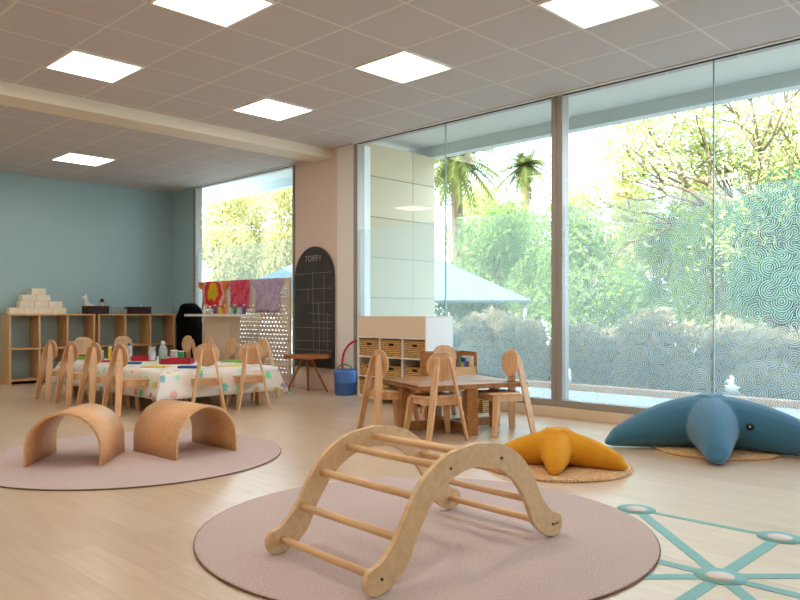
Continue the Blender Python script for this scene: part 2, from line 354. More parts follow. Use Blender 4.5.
# overhang and stone wall outside
S_(MB().box((W+.12, Y0-2, 3.2), (7.4, 14, 3.5)).build('roof_overhang', 'soffit'), 'pale roof overhang outside the windows')
S_(MB().box((7.4, Y0-2, 3.06), (7.55, 14, 3.5)).build('roof_overhang', 'fascia'), 'grey edge beam of the roof overhang')
S_(MB().box((6.13, 6.63, -.3), (7.45, 6.93, 3.06)).build('wall_outside', 'stone'), 'beige stone clad wall outside the window')
S_(MB().box((6.12, -30, -.4), (60, 60, -.1)).build('ground', 'paving'), 'paved ground outside')

# ------------------------------------------------------------------ ceiling lights
def ceiling_light(x, y, z, label):
    t = thing('ceiling_light', label, 'ceiling light', (x+.3, y+.3, z), 0, 'square ceiling light panels')
    f = MB()
    for a, b in (((-.295,-.295),(.295,-.275)),((-.295,.275),(.295,.295)),((-.295,-.275),(-.275,.275)),((.275,-.275),(.295,.275))):
        f.box((a[0], a[1], -.012), (b[0], b[1], -.001))
    f.build('frame', 'paint_white', t)
    MB().box((-.275, -.275, -.008), (.275, .275, -.002)).build('diffuser', 'panel_glow', t)
hid = 'square ceiling light panel outside the view'
for x, y, l in ((2.31, 3.97, 'glowing square light panel at the top edge, left of centre'), (4.11, 3.97, 'glowing square light panel at centre of front ceiling'),
                (2.31, 5.79, 'glowing square light panel at upper left, before the beam'), (4.11, 5.79, 'glowing square light panel closest to the pillar'),
                (4.11, 2.17, 'glowing square light panel at top right, nearest the windows'),
                (.51, 3.97, hid), (.51, 5.79, hid), (2.31, 2.17, hid), (.51, 2.17, hid), (2.31, .37, hid), (.51, .37, hid), (4.11, .37, hid), (-1.29, 3.97, hid), (-1.29, .37, hid)):
    ceiling_light(x, y, CZ, l)
ceiling_light(3.6, 9.12, CZ2, 'glowing square light panel beyond the beam')
for x in (1.8, 0): ceiling_light(x, 9.12, CZ2, hid)

# ------------------------------------------------------------------ rugs, mats, floor marking
def disc(name, mat, c, r, h, label, cat, group=None, wob=0, n=96):
    m = MB(); m.lathe([(r-.006, 0), (r, h*.4), (r-.002, h*.85), (r-.012, h), (.01, h)], n=n, smooth=False)
    if wob:
        for v in m.bm.verts:
            a = math.atan2(v.co.y, v.co.x); k = 1+wob*math.sin(a*38)*.6+wob*math.sin(a*7+1); v.co.x *= k; v.co.y *= k
    o = m.build(name, mat); o.location = c; return tag(o, label, cat, group)
rg = disc('rug', 'rug_taupe', (2.46, 2.25, 0), 1.0, .012, 'large round taupe rug under the wooden climbing arch', 'rug', 'round taupe rugs')
rg2 = disc('rug', 'rug_taupe', (2.32, 4.82, 0), 1.0, .012, 'large round taupe rug under the two wooden tunnels', 'rug', 'round taupe rugs')
for r_ in (rg, rg2):
    e = MB().tube([(1.001*math.cos(a*math.pi/60), 1.001*math.sin(a*math.pi/60), .006) for a in range(121)], .003, 6).build('edge_binding', 'edge_dark', r_)
disc('mat', 'jute', (4.04, 2.56, 0), .46, .022, 'round woven jute mat under the yellow starfish', 'mat', 'round jute mats', .006)
disc('mat', 'jute', (5.33, 2.08, 0), .43, .018, 'round woven jute mat under the blue starfish', 'mat', 'round jute mats', .004)
G = .66; cx, cyy = 2.77, 1.06
nodes = [(cx+i*G, cyy+j*G) for i in (-1, 0, 1) for j in (-1, 0, 1)]
d = MB()
def bar(p, q, wd=.045):
    p, q = Vector((*p, .0012)), Vector((*q, .0012)); dr = (q-p).normalized(); nn = Vector((-dr.y, dr.x, 0))*wd
    d.board(p, q, nn, (0, 0, .0012))
for n_ in nodes:
    if n_ != (cx, cyy): bar((cx, cyy), n_, .05)
cs = [(cx-G, cyy-G), (cx+G, cyy-G), (cx+G, cyy+G), (cx-G, cyy+G)]
for i in range(4): bar(cs[i], cs[(i+1) % 4], .034)
for n_ in nodes: d.lathe([(.092, 0), (.092, .002), (.001, .002)], (n_[0], n_[1], .0005), 32)
dm = tag(d.build('floor_marking', 'teal_tape'), 'teal star-shaped line pattern stuck on the floor', 'floor marking')
for n_ in nodes:
    MB().lathe([(.05, 0), (.05, .0012), (.001, .0012)], (n_[0], n_[1], .0026), 24).build('dot', 'tape_dot', dm)

# ------------------------------------------------------------------ climbing arch
cl = thing('climbing_arch', 'birch plywood climbing arch with round wooden rungs on the front rug', 'climbing frame', (2.25, 2.08, .013), R_(-3))
def cr(P, n=8):     # catmull-rom
    out = []
    for i in range(len(P)-1):
        p0 = P[max(i-1, 0)]; p1 = P[i]; p2 = P[i+1]; p3 = P[min(i+2, len(P)-1)]
        for k in range(n):
            t = k/n; out.append(tuple(.5*((2*b)+(-a+c)*t+(2*a-5*b+4*c-d_)*t*t+(-a+3*b-3*c+d_)*t**3) for a, b, c, d_ in zip(p0, p1, p2, p3)))
    out.append(P[-1]); return out
OUT = [(-.505, 0), (-.54, .014), (-.557, .05), (-.54, .088), (-.482, .112), (-.415, .18), (-.352, .28), (-.275, .37), (-.155, .435), (0, .458)]
INN = [(-.504, 0), (-.46, .008), (-.425, .025), (-.39, .05), (-.357, .085), (-.308, .178), (-.238, .272), (-.155, .332), (-.075, .36), (0, .368)]
OUT = cr(OUT); INN = cr(INN)
OUT = OUT+[(-x, z) for x, z in OUT[-2::-1]]; INN = INN+[(-x, z) for x, z in INN[-2::-1]]
def side(y):
    m = MB(); m.strip([(x, y, z) for x, z in OUT], [(x, y, z) for x, z in INN], (0, .022, 0))
    return m
for y in (-.31, .288):
    sd = side(y).build('side_panel', 'birch_ply', cl, bevel=.003)
    for x, z in ((-.485, .055), (-.147, .382), (.147, .382), (.485, .055)):
        yo = -.3115 if y < 0 else .3115; MB().tube([(x, yo-.0015, z), (x, yo+.0015, z)], .0055, 10).build('bolt', 'dark', sd)
    if y < 0: near_panel = sd
RP = [(-.485, .055), (-.385, .168), (-.29, .295), (-.147, .382)]
for x, z in RP+[(0, .412)]+[(-a, b) for a, b in RP[::-1]]:
    MB().tube([(x, -.292, z), (x, .292, z)], .0145, 14).build('rung', 'rung_wood', cl)
# tiny scribbled maker's mark
mk = MB()
mk.tube([(.498, -.3112, .045), (.504, -.3112, .06), (.509, -.3112, .05), (.515, -.3112, .057), (.52, -.3112, .05), (.527, -.3112, .056), (.535, -.3112, .053)], .0012, 6).build('maker_mark', 'dark', near_panel)

# ------------------------------------------------------------------ plywood tunnels
def tunnel(loc, rz, wd, dp, ht, label):
    r = wd/2; th = .014; n = 32
    pr = [(-r, 0), (-r, ht-r)]+[(-r*math.cos(math.pi*k/n), ht-r+r*math.sin(math.pi*k/n)) for k in range(1, n)]+[(r, ht-r), (r, 0)]
    q = r-th
    pi_ = [(-q, 0), (-q, ht-r)]+[(-q*math.cos(math.pi*k/n), ht-r+q*math.sin(math.pi*k/n)) for k in range(1, n)]+[(q, ht-r), (q, 0)]
    m = MB(); m.strip([(x, -dp/2, z) for x, z in pr], [(x, -dp/2, z) for x, z in pi_], (0, dp, 0))
    for f in m.bm.faces: f.smooth = len(f.verts) == 4 and abs(f.calc_center_median().y) < .01
    o = m.build('play_tunnel', 'tunnel_ply'); o.location = loc; o.rotation_euler = (0, 0, rz)
    return tag(o, label, 'play tunnel', 'bent plywood tunnels')
tunnel((1.99, 4.91, .013), R_(-41), .47, .50, .335, 'bent plywood tunnel on the left of the rear rug, open end facing the camera')
tunnel((2.64, 4.67, .013), R_(3), .48, .54, .335, 'bent plywood tunnel on the right of the rear rug, next to the table of crafts')

# ------------------------------------------------------------------ starfish cushions
def starfish(name, mat, loc, arms, h, wb, label, seg=None):
    """arms: list of (angle deg, length). Height field star skin built as lofted arms joined by remesh"""
    m = MB()
    for a, L in arms:
        a = R_(a); dx = Vector((math.cos(a), math.sin(a), 0)); n = Vector((-dx.y, dx.x, 0)); rings = []
        for i in range(0, 15):
            t = i/14; u = -.08+t*(L+.08)
            wv = wb*(1-.70*t**1.5); hh = h*(1-t)**.8*.5+.036+.014*(1-t)+(h*.12)*math.sin(math.pi*t)
            if t > .9: k = math.sqrt(max(0, 1-((t-.9)/.1)**2*.85)); wv *= k; hh *= k
            zc = max(hh*.92, .02)
            rings.append([tuple(dx*u+n*(wv*math.cos(2*math.pi*k/16))+Vector((0, 0, zc+hh*math.sin(2*math.pi*k/16)))) for k in range(16)])
        m.loft(rings)
    o = m.build(name, mat); o.location = loc
    r = o.modifiers.new('r', 'REMESH'); r.mode = 'VOXEL'; r.voxel_size = .014; r.use_smooth_shade = True
    s = o.modifiers.new('sm', 'SMOOTH'); s.iterations = 2; s.factor = .5
    return tag(o, label, 'floor cushion', 'starfish floor cushions')
starfish('starfish_cushion', 'velvet_yellow', (4.04, 2.56, .02), [(-150, .39), (-78, .44), (138, .43), (-5, .36), (66, .36)], .135, .125, 'mustard yellow starfish cushion lying on the jute mat')
bs = starfish('starfish_cushion', 'knit_blue', (5.38, 2.13, .016), [(-155, .73), (-84, .86), (134, .76), (-8, .46), (62, .56)], .29, .205, 'big blue knitted starfish cushion by the window')
eye = MB().lathe([(.001, -.012), (.02, -.008), (.026, .0), (.02, .008), (.001, .012)], n=16).build('eye', 'dark', bs)
eye.rotation_euler = (R_(60), 0, R_(-60)); 
eye2 = MB().lathe([(.001, -.004), (.007, 0), (.001, .004)], n=10).build('eye_glint', 'white_plastic', bs); eye2.rotation_euler = eye.rotation_euler

# ------------------------------------------------------------------ chairs
def chair_proto():
    t = thing('child_chair', 'x', 'chair', (0, 0, 0), 0, 'x')
    # seat
    P = []
    for k in range(40):
        a = 2*math.pi*k/40; c_, s_ = math.cos(a), math.sin(a); e = .45
        x = .165*abs(c_)**e*(1 if c_ > 0 else -1); y = .15*abs(s_)**e*(1 if s_ > 0 else -1); x *= 1+.12*(y/.15)
        P.append((x, y+.015, .318))
    MB().prism(P, (0, 0, .016)).build('seat', 'beech', t, bevel=.004)
    fr = MB()
    fr.board((-.13, .12, .292), (.13, .12, .292), (0, 0, .05), (0, .018, 0)); fr.board((-.12, -.125, .292), (.12, -.125, .292), (0, 0, .05), (0, .018, 0))
    fr.board((-.135, -.12, .292), (-.14, .12, .292), (0, 0, .05), (.018, 0, 0)); fr.board((.135, -.12, .292), (.14, .12, .292), (0, 0, .05), (.018, 0, 0))
    fr.build('seat_frame', 'beech', t, bevel=.002)
    # backrest: egg outline, slightly curved
    P = []
    for k in range(36):
        a = 2*math.pi*k/36; c_, s_ = math.cos(a), math.sin(a); x = .122*abs(c_)**.8*(1 if c_ > 0 else -1); z = .56+.112*abs(s_)**.85*(1 if s_ > 0 else -1)
        if math.sin(a) < 0: x *= 1-.28*abs(math.sin(a))**2
        P.append((x, -.098-.10*(z-.45)+.9*x*x, z))
    m = MB(); m.prism(P, (0, .014, 0)); m.build('backrest', 'beech', t, bevel=.003)
    for s in (-1, 1):
        foot, top = Vector((s*.165, -.21, 0)), Vector((s*.052, -.135, .625)); dr = (top-foot)
        m = MB(); rings = []
        for i in range(9):
            u = i/8; p = foot+dr*u; wd = .05+.016*math.sin(math.pi*u) if u < .95 else .034
            wv = Vector((.25*s, 1, 0)).normalized()*wd; tv = Vector((1, -.25*s, 0)).normalized()*.02
            rings.append([p-wv/2-tv/2, p+wv/2-tv/2, p+wv/2+tv/2, p-wv/2+tv/2])
        m.loft(rings); m.build('leg', 'beech', t, bevel=.005)
        foot, top = Vector((s*.19, .165, 0)), Vector((s*.15, .12, .318)); dr = top-foot
        m = MB(); rings = []
        for i in range(6):
            u = i/5; p = foot+dr*u; wd = .038+.022*u; wv = Vector((.3*s, 1, 0)).normalized()*.032; tv = Vector((1, -.3*s, 0)).normalized()*wd
            rings.append([p-wv/2-tv/2, p+wv/2-tv/2, p+wv/2+tv/2, p-wv/2+tv/2])
        m.loft(rings); m.build('leg', 'beech', t, bevel=.005)
    return t
proto = chair_proto(); KIDS[proto.name] = [k for k in bpy.data.objects if k.parent == proto]
TA = R_(-21.8); av = Vector((math.cos(TA), math.sin(TA), 0)); bv = Vector((-av.y, av.x, 0)); TC = Vector((4.72, 4.03, 0))
def tp(a, b, z=0): return TC+av*a+bv*b+Vector((0, 0, z))
first = [True]
def chair(x, y, ang, label, group):
    o = proto if first[0] else copy_tree(proto); first[0] = False
    o.location = (x, y, 0); o.rotation_euler = (0, 0, R_(ang-90)); o['label'] = label; o['group'] = group; return o
g1 = 'child chairs round the square wooden table'; g2 = 'child chairs round the craft table'
p = tp(-.235, -.37); chair(p.x-.055, p.y+.05, 68, 'beech child chair with its back to the camera at the square wooden table', g1)
p = tp(-.42, .215); chair(4.35, 4.36, -17, 'beech child chair at the left side of the square wooden table, by the basket shelf', g1)
chair(4.87, 3.62, 157, 'beech child chair at the right end of the square wooden table, near the yellow starfish', g1)
p = tp(.27, .53); chair(p.x, p.y, -112, 'beech child chair behind the square wooden table, only its back showing', g1)
for y, l in ((8.6, 'leftmost of four beech child chairs along the left side of craft table'), (8.03, 'second from left beech child chair along the near left side of the craft table'),
             (7.46, 'third from left beech child chair along the near left side of the craft table'), (6.88, 'beech child chair on the craft table left side nearest the plywood tunnels')):
    chair(3.31, y, 0, l, g2)
chair(3.885, 6.48, 66, 'beech child chair at near end of the craft table, left one of two', g2)
chair(4.34, 6.42, 72, 'beech child chair at near end of the craft table, right one of two', g2)
chair(3.82, 9.13, -90, 'left beech child chair at far end of the craft table, before the shelves', g2)
chair(4.33, 9.13, -90, 'right beech child chair at far end of the craft table, before the shelves', g2)
for y, l in ((8.84, 'beech child chair on far side of the craft table beside the black bag'), (8.33, 'beech child chair on far side of the craft table, second from the black bag'),
             (7.79, 'beech child chair on far side of the craft table in front of the white counter'), (7.15, 'beech child chair at the right corner of the craft table by the chalkboard')):
    chair(4.93, y, 180, l, g2)

# ------------------------------------------------------------------ square wooden table
tb = thing('square_table', 'square brown wooden table with thick legs on a cross base', 'table', TC, TA)
P = []
for sx, sy in ((-1,-1),(1,-1),(1,1),(-1,1)):
    for k in (0, 1):
        a_ = (.02 if (k == 0) == (sx*sy > 0) else 0, .02 if (k == 1) == (sx*sy > 0) else 0)
        P.append((sx*(.5-a_[0]), sy*(.43-a_[1]), .372))
MB().prism(P, (0, 0, .038)).build('tabletop', 'oak_table', tb, bevel=.004)
for x, y, wx, wy in ((0, -.36, .10, .05), (0, .36, .10, .05), (-.43, .02, .05, .10), (.43, 0, .05, .10)):
    MB().box((x-wx/2, y-wy/2, 0), (x+wx/2, y+wy/2, .372)).build('leg', 'oak_table', tb, bevel=.004)
MB().box((-.405, -.03, .012), (.405, .03, .085)).box((-.03, -.335, .011), (.03, .335, .084)).build('cross_base', 'oak_table', tb, bevel=.003)
MB().box((-.38, -.025, .33), (.38, .025, .371)).build('support_rail', 'oak_table', tb)

# ------------------------------------------------------------------ craft table with tablecloth and things on it
for i, y in enumerate((7.10, 8.30)):
    t = thing('craft_table', ('near' if i == 0 else 'far')+' half of the long craft table hidden under the handprint cloth', 'table', (4.07, y, 0), 0, 'craft tables under the cloth')
    MB().box((-.62, -.595, .375), (.62, .595, .40)).build('tabletop', 'maple_shelf', t, bevel=.004)
    for sx in (-1, 1):
        for sy in (-1, 1): MB().box((sx*.52-.025, sy*.5-.025, 0), (sx*.52+.025, sy*.5+.025, .375)).build('leg', 'maple_shelf', t)
def cloth():
    m = MB(); hx, hy = .645, 1.215; nx, ny = 30, 56; ov = .27
    X = [-hx-ov+(2*hx+2*ov)*i/nx for i in range(nx+1)]; Yv = [-hy-ov+(2*hy+2*ov)*j/ny for j in range(ny+1)]
    V = []
    for x in X:
        row = []
        for y in Yv:
            ex, ey = max(0, abs(x)-hx), max(0, abs(y)-hy); sx = 1 if x > 0 else -1; sy = 1 if y > 0 else -1
            drop = max(ex, ey); cor = min(ex, ey)
            rip = .018*math.sin((x*7+y*9))*min(1, drop/.15)
            px = max(-hx, min(hx, x))+sx*(ex > 0)*(.012+rip*.8+.10*drop+cor*.45) if ex > 0 else max(-hx, min(hx, x))
            py = max(-hy, min(hy, y))+sy*(.012+rip*.8+.10*drop+cor*.45) if ey > 0 else max(-hy, min(hy, y))
            z = .405-max(0, drop-.01)-cor*.25+ (.0 if drop else .0015*math.sin(x*13)*math.sin(y*11))
            row.append(m.bm.verts.new((px, py, max(z, .08))))
        V.append(row)
    for i in range(nx):
        for j in range(ny):
            f = m.bm.faces.new((V[i][j], V[i+1][j], V[i+1][j+1], V[i][j+1])); f.smooth = True
    o = m.build('tablecloth', 'handprint_cloth', solid=.002); o.location = (4.07, 7.70, .004)
    return tag(o, 'white tablecloth with coloured handprints over the craft table', 'tablecloth')
cloth()
TZ = .412
def at(px, py, z):      # pixel to world point on a level of height z
    u = (px-400)/740; D = (.97-z)*740/(py-313); s_, c_ = math.sin(YAW), math.cos(YAW); return ((s_+u*c_)*D, (c_-u*s_)*D)
def bottle(x, y, z, r, h, mat, cap, label, cat='bottle', group='bottles and jars on the craft table', name='bottle', liquid=None, neck=.4):
    t = thing(name, label, cat, (x, y, z), random.random()*3, group)
    bd = MB().lathe([(r*.9, 0), (r, .006), (r, h*.68), (r*.85, h*.76), (r*neck, h*.84), (r*neck, h*.9)], n=16).build('body', mat, t)
    MB().lathe([(r*neck*1.15, h*.87), (r*neck*1.15, h*.98), (r*neck*.9, h)], n=14).build('cap', cap, t)
    if liquid: MB().lathe([(r*.93, .008), (r*.93, h*.5), (.001, h*.5)], n=14).build('contents', liquid, bd)
    return t
def tray(x, y, wx, wy, h, mat, rz, label, cat='tray', name='tray', z=TZ):
    t = thing(name, label, cat, (x, y, z), rz, 'trays and sheets on the craft table')
    MB().box((-wx/2, -wy/2, 0), (wx/2, wy/2, .005)).build('base', mat, t)
    m = MB()
    m.box((-wx/2, -wy/2, .0), (wx/2, -wy/2+.006, h)); m.box((-wx/2, wy/2-.006, 0), (wx/2, wy/2, h)); m.box((-wx/2, -wy/2, 0), (-wx/2+.006, wy/2, h)); m.box((wx/2-.006, -wy/2, 0), (wx/2, wy/2, h))
    m.build('rim', mat, t, bevel=.001); return t
def slab(name, x, y, wx, wy, h, mat, rz, label, cat, group, z=TZ, bevel=.002):
    o = MB().box((-wx/2, -wy/2, 0), (wx/2, wy/2, h)).build(name, mat, bevel=bevel); o.location = (x, y, z); o.rotation_euler = (0, 0, rz); return tag(o, label, cat, group)
x, y = 3.9, 8.28; tray(4.10, 8.2, .24, .2, .06, 'red', -.75, 'dark red box tray at the centre of the craft table behind the chair')
tray(4.12, 7.45, .32, .22, .06, 'red', -.75, 'larger dark red box tray on the craft table nearer the counter')
for (px, py, wx, wy, h, mt, rz, lb) in ((155, 367, .26, .16, .006, 'yellow', -.8, 'flat yellow sheet on the craft table before the clear bottle'),
        (189, 368, .20, .12, .022, 'blue', -.8, 'blue flat box on the craft table right of the yellow sheet'), (134, 364, .14, .10, .022, 'blue', -.8, 'small blue flat box left of the yellow sheet'),
        (108, 362, .16, .12, .02, 'bright_red', -.8, 'bright red flat box at the left of the craft table'), (84, 359, .12, .10, .03, 'lime', -.8, 'lime green flat box at the far left of the craft table'),
        (230, 366, .24, .13, .006, 'yellow', -.8, 'yellow sheet at the right end of the craft table'), (232, 362, .22, .10, .02, 'lime', -.8, 'lime green folder behind the right yellow sheet')):
    x, y = at(px, py, TZ); slab('craft_box' if h > .01 else 'craft_sheet', x, y, wx, wy, h, mt, rz, lb, 'craft supply', 'trays and sheets on the craft table')
for i, (px, py, hh, r, mt, cap, liq, lb) in enumerate(((163, 364, .25, .045, 'clear_plastic', 'white_plastic', 'green', 'tall clear bottle with white cap and green contents on the craft table'),
        (152, 361, .17, .045, 'clear_plastic', 'clear_plastic', 'paper', 'clear jar with pale lid left of the tall clear bottle'), (110, 359, .15, .022, 'yellow', 'white_plastic', None, 'yellow squeeze bottle at the left of the craft table'),
        (101, 360, .11, .035, 'clear_plastic', 'white_plastic', 'purple', 'short jar of purple paint at the left of the craft table'), (129, 360, .2, .04, 'clear_plastic', 'blue', 'paper', 'clear bottle with blue cap behind the nearest left chair'),
        (117, 359, .10, .03, 'purple', 'white_plastic', None, 'small purple pot beside the yellow squeeze bottle'), (174, 360, .12, .045, 'clear_plastic', 'white_plastic', 'orange', 'wide clear jar right of the tall clear bottle'),
        (181, 359, .1, .04, 'green', 'white_plastic', None, 'green pot behind the larger red tray'))):
    x, y = at(px, py, TZ); bottle(x, y, TZ, r, hh, mt, cap, lb, 'jar' if 'jar' in lb or 'pot' in lb else 'bottle', name='jar' if 'jar' in lb or 'pot' in lb else 'bottle', liquid=liq, neck=.4 if hh > .18 else .85)

# ------------------------------------------------------------------ open shelf units on the green wall
def shelf_unit(xs, label):
    t = thing('cubby_shelf', label, 'shelf', (xs[0], 10.7, 0), 0, 'open wooden cubby shelves'); x0 = xs[0]; H_ = .955; dp = .34
    for i, x in enumerate(xs):
        MB().box((x-x0-.014, 0, .0), (x-x0+.014, dp, H_-.02)).build('side_panel' if i in (0, len(xs)-1) else 'divider', 'maple_shelf', t, bevel=.002)
    L = xs[-1]-x0
    MB().box((-.016, -.004, H_-.02), (L+.016, dp, H_)).build('top_board', 'maple_shelf', t, bevel=.002)
    for a, b in zip(xs, xs[1:]):
        for z in (.47, .045): MB().box((a-x0+.015, .004, z), (b-x0-.015, dp, z+.02)).build('shelf_board', 'maple_shelf', t)
    return t
shelf_unit([3.45, 3.83, 4.21, 4.59], 'open maple cubby shelf on the left, topped with pale blocks')
shelf_unit([4.66, 5.06, 5.46, 5.86], 'open maple cubby shelf on the right, topped with two dark baskets')
def xat(px, Y):
    u = (px-400)/740; s_, c_ = math.sin(YAW), math.cos(YAW); return Y*(s_+u*c_)/(c_-u*s_)
def yat(px, X):
    u = (px-400)/740; s_, c_ = math.sin(YAW), math.cos(YAW); return X*(c_-u*s_)/(s_+u*c_)
pos = ['bottom', 'second', 'third', 'top']; ord_ = ['leftmost', 'second from left', 'third from left', 'rightmost']
bx0 = xat(9, 10.8); bw = .19
for r_, (n, off) in enumerate(((4, 0), (3, .135), (2, .16), (1, .29))):
    for k in range(n):
        o = MB().box((-bw/2+.002, -.07, 0), (bw/2-.002, .07, .088)).build('building_block', 'pale_block', bevel=.004)
        o.location = (bx0+off+bw*(k+.5), 10.86, .956+r_*.089)
        tag(o, ('single pale wooden block at the top of the stack on the left shelf' if n == 1 else f'{ord_[k] if k < n-1 else "rightmost"} pale wooden block in the {pos[r_]} row of the stack'), 'block', 'pale blocks stacked on the left shelf')
def obasket(name, x, y, z, wx, wy, h, mat, label, rz=0, group=None, hole=True, bulge=.0):
    t = thing(name, label, 'basket', (x, y, z), rz, group)
    m = MB(); th = .012
    m.box((-wx/2, -wy/2, 0), (wx/2, wy/2, .01))
    m.box((-wx/2, -wy/2, .01), (wx/2, -wy/2+th, h)); m.box((-wx/2, wy/2-th, .01), (wx/2, wy/2, h)); m.box((-wx/2, -wy/2+th, .01), (-wx/2+th, wy/2-th, h)); m.box((wx/2-th, -wy/2+th, .01), (wx/2, wy/2-th, h))
    wb_ = m.build('woven_body', mat, t, bevel=.004)
    rm = MB()
    rm.tube([(-wx/2, -wy/2, h), (wx/2, -wy/2, h), (wx/2, wy/2, h), (-wx/2, wy/2, h), (-wx/2, -wy/2, h)], .008, 8).build('rim', mat, t)
    if hole: MB().box((-.035, -wy/2-.003, h*.66), (.035, -wy/2+.001, h*.66+.028)).build('handle_hole', 'dark', wb_, bevel=.001)
    return t
a, b = xat(85, 10.8), xat(106, 10.8); obasket('storage_basket', (a+b)/2, 10.8, .956, b-a, .22, .11, 'brown_basket', 'dark brown basket holding toy figures on the right cubby shelf', hole=False)
a2, b2 = xat(128, 10.8), xat(148, 10.8); obasket('storage_basket', (a2+b2)/2, 10.8, .956, b2-a2, .22, .10, 'brown_basket', 'dark brown basket right of the row of small jars', hole=False)
# llama figure
t = thing('toy_llama', 'white long-necked toy animal sticking out of the left dark basket', 'toy', (xat(89, 10.8), 10.8, .955))
m = MB(); m.tube([(.10, 0, .06), (.06, 0, .10), (.0, 0, .11), (-.03, 0, .15), (-.045, 0, .21), (-.05, 0, .24)], [.02, .045, .05, .035, .024, .02], 12)
m.tube([(-.03, 0, .235), (-.06, 0, .24), (-.095, 0, .225)], [.022, .024, .012], 10)
m.tube([(.05, .02, .10), (.05, .02, .0)], .012, 8); m.tube([(-.0, .02, .10), (-.0, .02, .0)], .012, 8); m.build('body', 'white_plastic', t)
for s in (-1, 1): MB().tube([(-.045, s*.012, .25), (-.04, s*.02, .29)], [.008, .003], 6).build('ear', 'white_plastic', t)
t = thing('toy_figure', 'toy figure with black hat in the left dark basket', 'toy', (xat(102, 10.8), 10.8, .955))
MB().lathe([(.04, 0), (.035, .08), (.02, .13)], n=12).build('body', 'white_plastic', t)
MB().lathe([(.01, .12), (.028, .14), (.03, .165), (.02, .185)], n=12).build('head', 'tape_dot', t)
MB().lathe([(.045, .178), (.045, .184), (.026, .186), (.02, .225)], n=12).build('hat', 'dark', t)
o = MB().lathe([(.02, 0), (.022, .05), (.008, .08), (.012, .14), (.004, .16)], n=12).build('toy_duck', 'white_plastic'); o.location = (xat(140.5, 10.8), 10.8, .955); tag(o, 'small white object standing in the right dark basket', 'toy')
for k, px in enumerate((108.5, 111.5, 114.5, 117.5, 120.5, 123.5, 126)):
    bottle(xat(px, 10.82), 10.82, .956, .017, .10 if k % 2 else .085, 'clear_plastic', 'steel', f'small glass jar between the dark baskets, {["first","second","third","fourth","fifth","sixth","last"][k]} from the left', 'jar', 'small jars between the dark baskets', 'jar', 'blue' if k % 3 == 0 else 'dark', .85)

# ------------------------------------------------------------------ black bag, counter, perforated screen, shirts
def lump(name, mat, loc, dims, label, cat, seed=1):
    m = MB(); bmesh.ops.create_icosphere(m.bm, subdivisions=4, radius=1)
    rnd = random.Random(seed)
    for v in m.bm.verts:
        p = v.co.copy(); k = 1+.07*math.sin(p.z*9+p.x*3)+.04*math.sin(p.x*11+seed)
        q = [abs(c)**.55*(1 if c > 0 else -1) for c in p]
        v.co = Vector((q[0]*dims[0]*k, q[1]*dims[1]*k, q[2]*dims[2]+dims[2]))
    for f in m.bm.faces: f.smooth = True
    o = m.build(name, mat); o.location = loc; return tag(o, label, cat)
lump('padded_bag', 'black_fabric', (5.79, 10.12, 0), (.165, .18, .56), 'tall black padded bag standing in the corner by the green wall', 'bag')
t = thing('counter', 'white counter with a solid panel leg holding paint jars', 'counter', (5.36, 8.7, 0))
MB().box((-.15, -.8, .925), (.17, .55, .955)).build('countertop', 'laminate_white', t, bevel=.003)
MB().box((-.03, -.38, 0), (.14, .22, .925)).build('panel_leg', 'laminate_cream', t, bevel=.003)
for k, (px, c1, c2) in enumerate(((205, 'white_plastic', 'tape_dot'), (210, 'clear_plastic', 'white_plastic'), (215, 'purple', 'white_plastic'), (220, 'yellow', 'purple'), (225, 'orange', 'white_plastic'),
        (230, 'clear_plastic', 'blue'), (235, 'green', 'white_plastic'), (240, 'clear_plastic', 'dark'), (244, 'purple', 'white_plastic'))):
    bottle(5.35, yat(px, 5.35), .956, .024, .11 if k % 2 else .125, c1, c2, f'small paint bottle on the white counter, {["first","second","third","fourth","fifth","sixth","seventh","eighth","last"][k]} from the left', 'bottle', 'paint bottles on the counter', 'paint_bottle', None, .6)
t = thing('perforated_screen', 'cream perforated screen standing before the far window', 'screen', (5.86, 8.78, 0))
MB().box((-.003, -1.03, .09), (.003, 1.03, 1.40)).build('perforated_sheet', 'perforated', t)
f = MB(); f.box((-.015, -1.07, .02), (.015, -1.03, 1.43)); f.box((-.015, 1.03, .02), (.015, 1.07, 1.43)); f.box((-.015, -1.03, 1.40), (.015, 1.03, 1.43)); f.box((-.015, -1.03, .05), (.015, 1.03, .09)); f.build('frame', 'laminate_cream', t)
for s in (-1, 1): MB().box((-.1, s*1.05-.02, 0), (.07, s*1.05+.02, .02)).build('foot', 'laminate_cream', t)
def shirt(px0, px1, z0, z1, mat, label, sleeves=True):
    X = 5.835; y1, y0 = yat(px0, X), yat(px1, X); c = (y0+y1)/2; hw = (y1-y0)/2; ht = z1-z0; m = MB()
    n = 14; rows = 10; V = []
    for j in range(rows+1):
        v = j/rows; row = []
        for i in range(n+1):
            u = -1+2*i/n; wd = hw*(1 if (v > .78 or not sleeves) else .72+.1*(1-v))
            row.append(m.bm.verts.new((-.006+.01*math.sin(u*7+v*3), u*wd, (v-.6)*ht+(.01*math.sin(u*5) if v < .2 else 0))))
        V.append(row)
    for j in range(rows):
        for i in range(n): f = m.bm.faces.new((V[j][i], V[j][i+1], V[j+1][i+1], V[j+1][i])); f.smooth = True
    o = m.build('hanging_shirt', mat, solid=.003); o.location = (X-.012, c, z0+.6*ht); return tag(o, label, 'shirt', 'tie-dyed shirts hung on the screen')
shirt(200, 229, 1.03, 1.43, 'dye_sun', 'red and yellow tie-dyed shirt hung on the screen')
shirt(231, 250, 1.03, 1.43, 'dye_pink', 'pink, red and navy tie-dyed shirt hung in the middle of the screen', False)
shirt(253, 283, .98, 1.43, 'dye_lilac', 'lilac tie-dyed shirt hung at the right of the screen')

